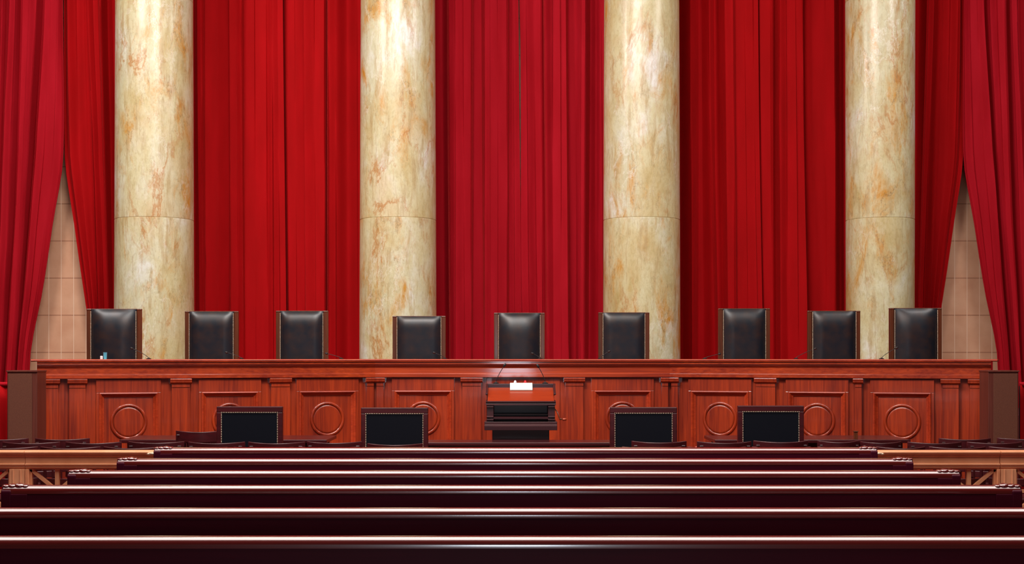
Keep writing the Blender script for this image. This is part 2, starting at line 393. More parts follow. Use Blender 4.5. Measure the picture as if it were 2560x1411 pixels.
inner = [
 ([165.5,166.5,189,212,240], .09), ([171,174,196,218,244], .06), ([180,187,206,226,248], .15), ([196,205,219,234,251], .08), ([213,224,233,243,254], .03), ([224,238,244,250,258], .05),
 ([227,241,247,253,260], .17), ([238,252,258,263,267], .09), ([250,262,267,271,274], .07), ([262,271,275,278,281], .17), ([270,279,282,285,287], .04), ([281,289,291,293,294], -.02), ([310,312,314,316,316], .08), ([345,345,345,345,345], -.04)]
lv6b = lv5 + [1000]
outer = [(c + [c[-1] + (9, 6, 2, -1, -3)[len(outer)-1-i] if i >= len(outer)-5 else c[-1]-7], o) for i, (c, o) in enumerate(outer)]
def mir(lst): return [([2568-x for x in c], o) for c, o in lst][::-1]
curtain(outer, lv6b, DC-.1, 'outermost red curtain at the left, gathered away from the tiled wall', 'velvet_lit', zbot=.01)
curtain(inner, lv5, DC, 'red curtain swept right against the far left column', 'velvet')
curtain(mir(inner), lv5, DC, 'red curtain swept left against the far right column', 'velvet')
curtain(mir(outer), lv6b, DC-.1, 'outermost red curtain at the right, gathered away from the tiled wall', 'velvet_lit', zbot=.01)

# ------------------------------------------------------------------ bench
PL = [(X(93,16.2),16.2), (X(937,17.5),17.5), (X(1675,17.5),17.5), (X(2478,16.2),16.2)]
bench = thing('judges_bench', 'long red-brown wooden judges bench with angled wings, round panel mouldings and pilasters', 'bench', (0,17.5,0))
OX, OY = 0, 17.5
def normals(path):
    out = []
    segn = []
    for a, b_ in zip(path, path[1:]):
        d = Vector((b_[0]-a[0], b_[1]-a[1])).normalized(); segn.append(Vector((d.y, -d.x)))
    for i in range(len(path)):
        if i == 0: out.append(segn[0])
        elif i == len(path)-1: out.append(segn[-1])
        else:
            m_ = (segn[i-1]+segn[i]).normalized(); out.append(m_/m_.dot(segn[i]))
    return out
NL = normals(PL)
def sweep(prof, ext=0):
    """closed (v,z) profile swept along the bench front, mitred"""
    P = [Vector(p) for p in PL]
    P[0] = P[0] + (P[0]-P[1]).normalized()*ext; P[-1] = P[-1] + (P[-1]-P[-2]).normalized()*ext
    k = len(prof); vs = []; fs = []
    for p, nn in zip(P, NL):
        for v, z in prof: q = p + nn*v; vs.append((q.x-OX, q.y-OY, z))
    for i in range(len(P)-1):
        for j in range(k): fs.append((i*k+j, i*k+(j+1)%k, (i+1)*k+(j+1)%k, (i+1)*k+j))
    fs.append(tuple(range(k))); fs.append(tuple(range((len(P)-1)*k, len(P)*k)))
    return MB().add(vs, fs)
sweep([(.0,.10),(.0,1.40),(-.95,1.40),(-.95,.10)]).build('bench_body', M['bench_v'], bench)
sweep([(-1.0,1.582),(-1.0,1.607),(.085,1.607),(.096,1.603),(.100,1.595),(.096,1.587),(.088,1.582)], .07).build('bench_top', M['bench_m'], bench, smooth='auto')
sweep([(-.95,1.40),(-.95,1.582),(.10,1.582),(.10,1.576),(.085,1.572),(.085,1.548),(.078,1.542),(.062,1.538),(.048,1.525),(.040,1.512),(.038,1.498),(.050,1.494),(.050,1.438),(.056,1.434),(.056,1.428),(.066,1.424),(.066,1.384),(.056,1.380),(.0,1.376),(-.1,1.40)]).build('cornice', M['bench_h'], bench)
sweep([(-.9,0),(-.9,.10),(.05,.10),(.05,.02),(.05,0)]).build('base_board', M['bench_h'], bench)
def sec_of(px):
    return 0 if px < 937 else (1 if px < 1675 else 2)
def u_of(px, s_):
    a = Vector(PL[s_]); b_ = Vector(PL[s_+1]); d = (b_-a); k = (px-1280)/F
    return (k*a.y - a.x)/(d.x - k*d.y)*d.length
def frame_of(s_, u0):
    a = Vector(PL[s_]); b_ = Vector(PL[s_+1]); d = (b_-a).normalized(); nn = Vector((d.y,-d.x))
    def tf(u, v, z):   # local u along, v out (given as -y), z
        q = a + d*(u0+u) + nn*(-v); return (q.x-OX, q.y-OY, z)
    return tf
# helper frames map (x=u, y=-out, z)
def pilaster(p0, p1, s_=None):
    s_ = sec_of((p0+p1)/2) if s_ is None else s_
    u0, u1 = u_of(p0, s_), u_of(p1, s_); c = (u0+u1)/2; w = (u1-u0)/2
    mb = MB(); mb.tf = frame_of(s_, c)
    mb.box(-w+.02, w-.02, -.060, .0, .10, 1.27)
    mb.box(-w+.02, w-.02, -.067, .0, 1.272, 1.315)
    mb.prism_x([(.0,1.315),(-.07,1.315),(-.085,1.325),(-.092,1.335),(-.092,1.352),(-.098,1.356),(-.098,1.376),(.0,1.376)], -w, w)
    mb.box(-w-.005, w+.005, -.075, .0, .10, .26)
    return mb.build('pilaster', M['bench_v'], bench, bevel=.003)
for a, c, s_ in ((96,150,0),(168,218,0),(424,478,0),(672,727,0),(912,962,None),(1152,1207,1),(1409,1462,1),(1650,1701,1),(1888,1944,2),(2134,2160,2),(2352,2402,2),(2420,2474,2)):
    if a == 912: pilaster(938, 964, 1); pilaster(911, 936, 0)
    elif a == 1650: pilaster(1650, 1673, 1); pilaster(1677, 1701, 2)
    else: pilaster(a, c, s_)
def panel(p0, p1, ringpx=None):
    s_ = sec_of((p0+p1)/2)
    u0, u1 = u_of(p0, s_), u_of(p1, s_); c = (u0+u1)/2; w = (u1-u0)/2
    tf = frame_of(s_, c)
    mb = MB(); mb.tf = tf
    zt, zb = 1.372, .12
    # raised frame board (four pieces) round a sunk field
    it, ib, iw = 1.215, .47, w-.035
    o = .036
    mb.box(-w-.0, w, -o, .0, it, zt); mb.box(-w, w, -o, .0, zb, ib)
    mb.box(-w, -iw, -o, .0, ib, it); mb.box(iw, w, -o, .0, ib, it)
    p = mb.build('panel_frame', M['bench_v'], bench, bevel=.004)
    md = MB(); md.tf = tf
    # moulding swept around the opening: nested rectangles with heights
    steps = [(0,.036),(.0,.044),(.012,.050),(.026,.038),(.036,.022),(.046,.014),(.054,.010),(.058,.0)]
    vs = []; fs = []
    for dd, h in steps:
        for sx_, sz in ((-1,-1),(1,-1),(1,1),(-1,1)):
            vs.append((sx_*(iw-dd), -h, ((it-dd) if sz > 0 else (ib+dd))))
    for i in range(len(steps)-1):
        for j in range(4): fs.append((i*4+j, i*4+(j+1)%4, (i+1)*4+(j+1)%4, (i+1)*4+j))
    md.add(vs, fs); md.build('panel_moulding', M['bench_m'], p)
    r_ = MB(); r_.tf = tf
    r_.ring((0,-.004,.868), .196, .020, flat=.9)
    ring = r_.build('round_moulding', M['bench_v'], p, smooth=True)
    dsk = MB(); dsk.tf = tf
    vs = []; fs = []; K = 48
    prof = [(.172,.0),(.172,.010),(.160,.014)]
    for rr, h in prof:
        for j in range(K): vs.append((rr*math.cos(2*PI*j/K), -h, .868+rr*math.sin(2*PI*j/K)))
    for i in range(len(prof)-1):
        for j in range(K): fs.append((i*K+j, i*K+(j+1)%K, (i+1)*K+(j+1)%K, (i+1)*K+j))
    fs.append(tuple(range(2*K, 3*K)))
    dsk.add(vs, fs); dsk.build('round_boss', M['bench_v'], p)
for a, c in ((240,402),(496,652),(740,895),(980,1136),(1478,1634),(1722,1880),(1965,2122),(2176,2336)): panel(a, c)
mb = MB(); u0, u1 = u_of(1216,1), u_of(1400,1); mb.tf = frame_of(1, (u0+u1)/2); w = (u1-u0)/2
mb.box(-w, w, -.02, 0, .12, 1.372).build('centre_panel', M['bench_v'], bench, bevel=.004)

# ------------------------------------------------------------------ judges' chairs
def bench_y(px):   # distance of bench front at this pixel
    s_ = sec_of(px); a = Vector(PL[s_]); b_ = Vector(PL[s_+1]); t = u_of(px, s_)/(b_-a).length
    return (a+(b_-a)*t).y
def judge_chair(label, w, h, puff, loc, rz):
    """w total width, h height of the back top above the seat base floor"""
    t = thing('judge_chair', label, 'chair', loc, rz, 'high-backed black leather chairs behind the bench')
    pw = .058
    for s_ in (-1, 1):
        mb = MB(); x0 = s_*(w/2-pw); x1 = s_*w/2
        a, b_ = min(x0,x1), max(x0,x1)
        mb.box(a, b_, -.03, .022, .42, h-.004)
        mb.box(a-.001, b_+.001, -.034, .026, h-.02, h+.004)
        mb.build('back_post', M['brownwood'], t, bevel=.008)
        nb = MB()
        z = .60
        while z < h-.02:
            nb.ball((s_*(w/2-pw-.004), -.052, z), .0066, .006, .0066, 6, 4); z += .017
        nb.build('nailhead_trim', M['brass'], t, smooth=True)
        # arm
        mb = MB(); xa = s_*(w/2-.03)
        mb.prism_x([(-.48,.60),(-.49,.66),(-.44,.675),(.0,.69),(.0,.63)], xa-.035, xa+.035)
        mb.box(xa-.03, xa+.03, -.44, -.38, .40, .61)
        mb.build('armrest', M['brownwood'], t, bevel=.008)
    # puffed back cushion
    iw = w/2-pw-.002; rows = []
    nx, nz = 26, 34; z0, z1 = .44, h-.004
    def prof(t_):   # 0 at rim, 1 in the middle
        return 1-(1-min(1,t_*puff[0]))**2.4
    for i in range(nz+1):
        z = z0+(z1-z0)*i/nz; row = []
        for j in range(nx+1):
            a = -1+2*j/nx
            ex_ = prof(1-abs(a)); ez = prof(min((z1-z)/(z1-z0)*2, 1))
            wr = .0006*math.sin(a*5+z*9)*(1-abs(a))
            row.append((a*iw*(1-.012*puff[1]*math.sin(PI*i/nz)), -.035 - puff[1]*.10*min(ex_, 1)*ez**.8 - wr, z))
        rows.append(row)
    mb = MB().grid(rows)
    mb.box(-iw, iw, -.034, .018, z0, z1)
    mb.build('back_cushion', M['leather'], t, smooth='auto')
    mb = MB(); mb.box(-w/2+pw*.9, w/2-pw*.9, -.025, .022, h-.008, h+.004); mb.build('top_rail', M['brownwood'], t, bevel=.003)
    MB().box(-w/2+.04, w/2-.04, -.52, .0, .40, .52).build('seat', M['leather'], t, bevel=.035, seg=4)
    MB().lathe([(.03,.08),(.03,.40)], 16, (0,-.25)).build('pedestal', M['black'], t, smooth='auto')
    mb = MB()
    for k in range(5):
        a = 2*PI*k/5+.3; mb.tube([(0,-.25,.10),(.28*math.cos(a),-.25+.28*math.sin(a),.05)], [.025,.016], 8)
        mb.ball((.28*math.cos(a),-.25+.28*math.sin(a),.03), .03,.03,.03, 8, 6)
    mb.build('swivel_base', M['black'], t, smooth='auto')
    return t
jc = [(215,352,773,'leftmost','black leather high-backed chair with brown posts, leftmost behind the bench, blue cup before it',(1.25,1.0)),
 (461,595,779,'','black leather high-backed chair behind the bench, just right of the far left column',(2.0,.65)),
 (689,819,778,'','black leather high-backed chair before red curtains, third from the left end of the bench',(2.2,.6)),
 (981,1114,791,'','lowest of the high-backed black leather chairs, covering the right edge of the second column',(2.4,.45)),
 (1235,1362,783,'','middle high-backed black leather chair, directly above the lectern microphones',(1.3,.85)),
 (1496,1624,782,'','high-backed black leather chair in front of the left half of the third column',(2.4,.45)),
 (1797,1926,772,'','tall high-backed black leather chair before red curtains, third from the right end of the bench',(1.8,.65)),
 (2020,2152,778,'','high-backed black leather chair at the left edge of the far right column',(2.0,.65)),
 (2225,2356,771,'','rightmost high-backed black leather chair behind the bench, beside the tiled stone',(1.25,1.0))]
for k, (a, b_, top, _, lab, puff) in enumerate(jc):
    px = (a+b_)/2; d = bench_y(px)+1.52
    ang = 0
    w = (b_-a)*d/F; h = Z(top, d) - DAIS
    judge_chair(lab, w, h, puff, (X(px,d), d+.05, DAIS), ang)

# microphones on the bench
mics = [((331,872),(372,901),'first'),((568,882),(604,901),''),((818,885),(853,901),''),((1087,883),(1112,901),''),((1333,885),(1350,902),''),
        ((1521,880),(1500,901),''),((1797,886),(1762,900),''),((2036,873),(1990,901),''),((2240,871),(2204,900),'')]
micl = ['in front of the leftmost high-backed chair, beside the far left column','in front of the second chair from the left','right of the third chair from the left, against red curtain',
 'in front of the lowest, fourth chair','in front of the middle chair, above the lectern','in front of the sixth chair, its head low at the leather','left of the seventh chair, against red curtain',
 'leaning onto the eighth chair, from the left','in front of the rightmost high-backed chair, its stem crossing marble']
def gooseneck(name, label, head, foot, d, zbase, curve, group, hr=.014, hl=.03, sr=.0035, dh=None):
    hx, hz = X(head[0], d), Z(head[1], d); fx = X(foot[0], d)
    t = thing(name, label, 'microphone', (fx, d, zbase), group=group)
    MB().lathe([(.03,0),(.03,.008),(.012,.014),(.008,.02)], 16).build('mic_base', M['black'], t, smooth='auto')
    dx, dz = hx-fx, hz-zbase
    pts = []
    for i in range(11):
        q = i/10; pts.append((dx*(q**curve), 0, .012+(dz-.012)*q))
    MB().tube(pts, sr, 8).build('gooseneck', M['black'], t, smooth=True)
    e = Vector(pts[-1]); v = (e-Vector(pts[-3])).normalized()
    MB().tube([e-v*hl*.3, e-v*hl*.1, e+v*hl*.5, e+v*hl*.9, e+v*hl], [hr*.5, hr, hr, hr*.7, hr*.2], 12).build('mic_head', M['black'], t, smooth=True)
    return t
for (h_, f_, _), lb in zip(mics, micl):
    d = bench_y(f_[0])+.45
    gooseneck('bench_microphone', 'thin black gooseneck microphone '+lb, h_, f_, d, 1.608, 1.35, 'gooseneck microphones on the bench')
d = bench_y(263)+.35
t = thing('blue_cup', 'small light blue plastic cup on the bench before the leftmost chair', 'cup', (X(263,d),d,1.608))
MB().lathe([(.018,0),(.024,.08),(.026,.083),(.023,.083),(.018,.01),(.0005,.008)], 20).build('cup_body', M['cup'], t, smooth='auto')
t2 = MB().lathe([(.001,.0),(.017,.001),(.017,.035),(.012,.04),(.001,.041)], 16).build('white_bottle_cap', M['whitecap'], None, smooth='auto')
t2.location = (X(255,d), d-.02, 1.608); tag(t2, 'tiny white cap beside the light blue cup on the bench', 'cap')

# ------------------------------------------------------------------ lectern
LD = 14.5
def lx(px, d=LD): return X(px, d)
lect = thing('lectern', 'wooden lectern with orange sloped top and dark open shelf, before the bench centre', 'lectern', (X(1302,LD), LD, 0))
cx = X(1302, LD)
hw = X(1388,LD)-cx          # half width
zf, zn = Z(968,LD+.42), Z(1003,LD)     # far and near edge heights of the slope
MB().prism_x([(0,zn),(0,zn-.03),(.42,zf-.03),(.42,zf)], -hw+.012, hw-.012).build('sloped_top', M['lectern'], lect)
mb = MB(); mb.prism_x([(.40,zf-.02),(.40,zf+.035),(.46,zf+.035),(.46,zf-.02)], -hw-.015, hw+.015)
for s_ in (-1,1):
    a, c = sorted((s_*(hw-.012), s_*(hw+.012)))
    mb.prism_x([(.12,zf-.075),(.12,zf-.06),(.40,zf+.035),(.40,zf-.09)], a, c)
mb.build('back_ledge', M['lectern_dark'], lect, bevel=.004)
# front mouldings
z1 = zn; z2 = Z(1014,LD); z3 = Z(1055,LD); z4 = Z(1062,LD); z5 = Z(1076,LD)
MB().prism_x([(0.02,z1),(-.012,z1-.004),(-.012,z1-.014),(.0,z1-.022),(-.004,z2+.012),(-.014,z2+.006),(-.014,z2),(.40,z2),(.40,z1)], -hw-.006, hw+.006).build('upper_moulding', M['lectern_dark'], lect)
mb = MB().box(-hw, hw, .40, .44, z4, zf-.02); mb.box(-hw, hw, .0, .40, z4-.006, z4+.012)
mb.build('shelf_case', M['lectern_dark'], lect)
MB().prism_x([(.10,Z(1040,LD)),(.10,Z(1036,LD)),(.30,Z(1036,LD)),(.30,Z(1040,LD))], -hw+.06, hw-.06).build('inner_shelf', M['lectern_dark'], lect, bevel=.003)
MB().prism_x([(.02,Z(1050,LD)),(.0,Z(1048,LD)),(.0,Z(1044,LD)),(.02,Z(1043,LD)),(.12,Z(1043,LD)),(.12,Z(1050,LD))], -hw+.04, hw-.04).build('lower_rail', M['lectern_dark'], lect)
for s_ in (-1, 1):
    mb = MB(); a, c = sorted((s_*(hw-.075), s_*(hw-.002)))
    mb.box(a, c, .01, .40, z4, z2)
    xm = (a+c)/2
    for zz in (Z(1018,LD), Z(1043,LD), Z(1050,LD)): mb.prism_x([(.01,zz-.012),(-.012,zz-.006),(-.012,zz+.006),(.01,zz+.012)], a, c)
    mb.build('side_bracket', M['lectern_dark'], lect, bevel=.004)
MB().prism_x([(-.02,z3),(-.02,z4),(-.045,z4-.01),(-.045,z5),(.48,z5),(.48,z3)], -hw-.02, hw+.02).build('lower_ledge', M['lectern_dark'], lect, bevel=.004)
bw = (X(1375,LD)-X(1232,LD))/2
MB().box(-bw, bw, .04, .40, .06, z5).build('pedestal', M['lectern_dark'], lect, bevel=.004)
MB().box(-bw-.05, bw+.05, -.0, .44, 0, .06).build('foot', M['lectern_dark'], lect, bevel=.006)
k0 = (hw-.004, .1, Z(1023,LD))
mb = MB().tube([k0, (hw+.02,.06,Z(1030,LD)), (hw+.045,.05,Z(1046,LD)), (hw+.05,.05,Z(1049,LD)), (hw+.11,.05,Z(1050,LD))], [.006,.006,.006,.008,.008], 8)
hk = mb.build('crank_handle', M['brownwood'], lect, smooth=True)
MB().tube([(hw+.075,.05,Z(1050,LD)),(hw+.085,.05,Z(1050,LD)),(hw+.115,.05,Z(1049.5,LD)),(hw+.122,.05,Z(1049.5,LD))],[.008,.014,.013,.005],10).build('crank_knob', M['bench_h'], hk, smooth=True)
for px, mm, nm, lb in ((1288,'lampwhite','signal_lamp','white signal lamp'),(1313,'lampred','signal_lamp','red signal lamp')):
    o = MB().lathe([(.017,0),(.017,.008),(.015,.02),(.009,.031),(.001,.036)], 14, (X(px,LD+.43)-cx, .435)).build(nm, M[mm], lect, smooth=True)
    o.location.z = zf+.035; o['label'] = lb
# paper resting against the back ledge of the slope
dP = LD+.36
pw0, pw1 = X(1275,dP), X(1331,dP)
pc = MB(); zz0, zz1 = Z(980,dP), Z(966,dP)
yo = .33
sl = (zf-zn)/.42
pp = [(yo-.03, zn+sl*(yo-.03)+.001), (yo-.035, zn+sl*(yo-.03)+.012), (yo-.02, zn+sl*(yo-.02)+.030), (yo+.065, zf+.045), (yo+.068, zf+.036), (yo+.0655, zf+.003)]
o = MB().prism_x(pp, pw0-cx, pw1-cx).build('paper_pad', M['paper'], None, bevel=.002)
o.location = (cx, LD, 0); tag(o, 'white paper pad lying at the top edge of the lectern slope', 'paper')
for h_, f_, lb in (((1260,916),(1240,963),'left'),((1346,918),(1363,963),'right')):
    t = gooseneck('lectern_microphone', 'thin black gooseneck microphone at the %s of the lectern top' % lb, h_, f_, LD+.43, zf+.036, 1.4, 'lectern microphones', hr=.013, hl=.035, sr=.0035)

# ------------------------------------------------------------------ tables
def table(label, x0, x1, y0, y1, zt):
    t = thing('counsel_table', label, 'table', ((x0+x1)/2, (y0+y1)/2, 0), group='dark counsel tables')
    w = (x1-x0)/2; dd = (y1-y0)/2
    MB().box(-w, w, -dd, dd, zt-.035, zt).build('tabletop', M['mahog'], t, bevel=.006)
    MB().box(-w+.08, w-.08, -dd+.05, dd-.05, zt-.13, zt-.035).build('apron', M['mahog'], t)
    for sx_ in (-1,1):
        for sy in (-1,1):
            MB().box(sx_*(w-.1)-.035, sx_*(w-.1)+.035, sy*(dd-.09)-.03, sy*(dd-.09)+.03, 0, zt-.035).build('leg', M['mahog'], t, bevel=.006)
    return t
TZ = Z(1100,14.35)
table('dark mahogany table at the left, behind the leftmost leather-backed armchair', X(298,14.35), X(817,14.35), 14.35, 15.15, TZ)
table('dark mahogany table at the right, behind the rightmost leather-backed armchair', X(1787,14.35), X(2277,14.35), 14.35, 15.15, TZ)
table('long dark narrow table across the middle, in front of the lectern', X(925,13.95), X(1672,13.95), 13.95, 14.4, Z(1107,13.95))
o = MB().box(-.018,.018,-.02,.02,0,.075).box(-.024,.024,-.026,.026,.075,.085).build('wooden_stand', M['brownwood'], None, bevel=.002)
o.location = (X(2139,14.45), 14.45, TZ); tag(o, 'small upright wooden stand on the right-hand table', 'stand')

# ------------------------------------------------------------------ leather armchairs seen from behind
def armchair(label, p0, p1, top, d):
    w = (p1-p0)*d/F; h = Z(top, d)
    t = thing('leather_armchair', label, 'chair', (X((p0+p1)/2,d), d, 0), 0, 'leather-backed armchairs at the counsel tables')
    fr = .047
    mb = MB(); hw_ = w/2
    mb.box(-hw_, hw_, 0, .06, h-.055, h); mb.box(-hw_, -hw_+fr, 0, .06, .44, h-.055); mb.box(hw_-fr, hw_, 0, .06, .44, h-.055)
    mb.box(-hw_+fr, hw_-fr, 0, .06, .44, .52)
    mb.build('back_frame', M['chairwood'], t, bevel=.006)
    MB().box(-hw_+fr, hw_-fr, .006, .09, .52, h-.055).build('back_upholstery', M['leather_flat'], t, bevel=.004)
    nb = MB(); xi = hw_-fr-.001; zi = h-.058
    k = int(2*xi/.0165)
    for i in range(k+1):
        nb.ball((-xi+2*xi*i/k, -.001, zi), .0052, .004, .0052, 6, 4)
    z = zi-.0165
    while z > .56:
        nb.ball((-xi,-.001,z), .0052,.004,.0052,6,4); nb.ball((xi,-.001,z), .0052,.004,.0052,6,4); z -= .0165
    nb.build('nailhead_trim', M['brass'], t, smooth=True)
    MB().box(-hw_+.01, hw_-.01, .06, .50, .38, .47).build('seat', M['leather_flat'], t, bevel=.02, seg=3)
    for s_ in (-1,1):
        xa = s_*(hw_-.03)
        mb = MB().prism_x([(.06,.63),(.06,.67),(.44,.66),(.46,.64),(.44,.625)], xa-.028, xa+.028); mb.box(xa-.02, xa+.02, .40, .44, .38, .63)
        mb.build('armrest', M['chairwood'], t, bevel=.005)
        for yy in (.03, .45):
            MB().box(xa-.024, xa+.024, yy-.024, yy+.024, 0, .40).build('leg', M['chairwood'], t, bevel=.004)
    return t
armchair('leather-backed armchair with nailhead border at the left table, leftmost of its kind', 541, 706, 1017, 13.35)
armchair('leather-backed armchair with patchy nailhead border, nearest left of the lectern', 902, 1070, 1020, 13.35)
armchair('leather-backed armchair with nailhead border, nearest right of the lectern', 1525, 1693, 1019, 13.35)
armchair('leather-backed armchair with nailhead border at the right table, rightmost of its kind', 1845, 2010, 1015, 13.35)

# ------------------------------------------------------------------ small wooden chairs behind the railing
def wooden_chair():
    t = thing('wooden_chair', 'x', 'chair')
    H = .885
    def arc(x): return .115*(x/.25)**2           # ends sit further from the viewer
    def rail(z0, z1, dip, th=.022, n=16):
        vs = []; fs = []
        for i in range(n+1):
            x = -.25+.5*i/n; y = arc(x); dz = dip*((x/.25)**2-1)
            vs += [(x, y-th/2, z0+dz*.3), (x, y+th/2, z0+dz*.3), (x, y+th/2, z1+dz), (x, y-th/2, z1+dz)]
        for i in range(n):
            for j in range(4): fs.append((i*4+j, i*4+(j+1)%4, (i+1)*4+(j+1)%4, (i+1)*4+j))
        fs.append((0,1,2,3)); fs.append(tuple(n*4+q for q in (3,2,1,0)))
        return MB().add(vs, fs)
    rail(.775, H, .010).build('crest_rail', M['chairwood'], t, smooth='auto', bevel=.005)
    rail(.56, .62, 0).build('lower_back_rail', M['chairwood'], t, smooth='auto', bevel=.004)
    for s_ in (-1,1):
        x = s_*.205; y = arc(x)+.012
        mb = MB().tube([(x,y,.42),(x,y,.80)], .014, 8); mb.build('back_post', M['chairwood'], t, smooth='auto')
        x = s_*.212; y = arc(x)-.014
        MB().box(x-.019, x+.019, y-.005, y+.004, .838, .846).build('metal_bracket', M['steel'], t, bevel=.001)
    for i in range(4):
        x = -.12+.08*i; MB().tube([(x,arc(x),.61),(x,arc(x),.79)], .008, 6).build('spindle', M['chairwood'], t, smooth='auto')
    MB().box(-.23,.23,.02,.46,.41,.45).build('seat', M['chairwood'], t, bevel=.012)
    for x, y in ((-.19,.10),(.19,.10),(-.19,.42),(.19,.42)):
        MB().tube([(x,y,.41),(x*1.08,y+(.02 if y>.3 else -.02),0)], [.019,.013], 8).build('leg', M['chairwood'], t, smooth='auto')
    MB().box(-.2,.2,.25,.27,.18,.20).build('stretcher', M['chairwood'], t)
    return t
chA, chB, chC, chD = 11.72, 12.55, 13.3, 13.95
rowA = 'in the row touching the bronze railing, '
rowB = 'in the middle row behind the railing, '
specs = [
 ((-55,93,1117), chA, 'small curved-back chair in the row touching the railing, cut by the left frame edge'),
 ((100,250,1117), chA, 'small curved-back chair just behind the railing, second from the left frame edge'),
 ((258,408,1117), chA, 'small curved-back chair just behind the railing, beside the left end of the front pew'),
 ((420,568,1118), chA, 'small curved-back chair nearly hidden behind the left end of the front pew'),
 ((583,733,1118), chA, 'small curved-back chair nearly hidden by the front pew, before the leftmost leather armchair'),
 ((747,895,1117), chA, 'small curved-back chair nearly hidden by the front pew, between the two left leather armchairs'),
 ((1555,1705,1117), chA, 'small curved-back chair hidden by the front pew, before the armchair right of the lectern'),
 ((1718,1866,1117), chA, 'small curved-back chair nearly hidden by the front pew, between the two right leather armchairs'),
 ((1880,2028,1117), chA, 'small curved-back chair nearly hidden by the front pew, before the rightmost leather armchair'),
 ((2044,2182,1117), chA, 'small curved-back chair nearly hidden behind the right end of the front pew'),
 ((2190,2314,1117), chA, 'small curved-back chair just behind the railing, right of the front pew end'),
 ((2323,2465,1117), chA, 'small curved-back chair just behind the railing, second from the right frame edge'),
 ((2473,2620,1117), chA, 'small curved-back chair in the row touching the railing, cut by the right frame edge'),
 ((5,149,1105), chB, 'small curved-back chair, leftmost in the middle row behind the railing'),
 ((163,303,1105), chB, 'small curved-back chair, second from the left in the middle row behind the railing'),
 ((320,460,1104), chB, 'small curved-back chair in the middle row, just above the left end of the front pew'),
 ((470,612,1105), chB, 'small curved-back chair overlapping the left side of the leftmost leather armchair'),
 ((620,762,1105), chB, 'small curved-back chair overlapping the right side of the leftmost leather armchair'),
 ((767,905,1104), chB, 'small curved-back chair between the two left leather armchairs, middle row'),
 ((918,1057,1109), chB, 'small curved-back chair directly in front of the armchair nearest left of the lectern'),
 ((1579,1717,1103), chB, 'small curved-back chair directly in front of the armchair nearest right of the lectern'),
 ((1743,1879,1104), chB, 'small curved-back chair between the two right leather armchairs, middle row'),
 ((1884,2021,1102), chB, 'small curved-back chair directly in front of the rightmost leather armchair'),
 ((2044,2148,1102), chB, 'narrow-looking curved-back chair just right of the rightmost leather armchair'),
 ((2151,2254,1104), chB, 'narrow-looking curved-back chair above the right end of the front pew'),
 ((2270,2405,1105), chB, 'small curved-back chair, second from the right in the middle row behind the railing'),
 ((2418,2556,1105), chB, 'small curved-back chair, rightmost in the middle row behind the railing'),
 ((-65,70,1096), chC, 'small curved-back chair farthest from the railing, before the left brown cabinet'),
 ((87,223,1096), chC, 'dark small curved-back chair farthest from the railing, just right of the left brown cabinet'),
 ((2348,2478,1096), chC, 'dark small curved-back chair farthest from the railing, just left of the right brown cabinet'),
 ((2494,2630,1095), chC, 'small curved-back chair farthest from the railing, before the right brown cabinet'),
 ((439,560,1077), chD, 'raised curved-back chair at the left table, left of the leftmost leather armchair')]
proto = None
for (a, b_, top), d, lab in specs:
    w = (b_-a)*(d+.1)/F; h = Z(top, d+.1)
    sc_ = (w/.5, 1, h/.885); loc = (X((a+b_)/2, d+.1), d, 0)
    if proto is None:
        proto = wooden_chair(); proto['label'] = lab; proto['group'] = 'small curved-back wooden chairs beyond the railing'
        proto.location = loc; proto.scale = sc_
    else: copy_tree(proto, loc, 0, lab, sc_)

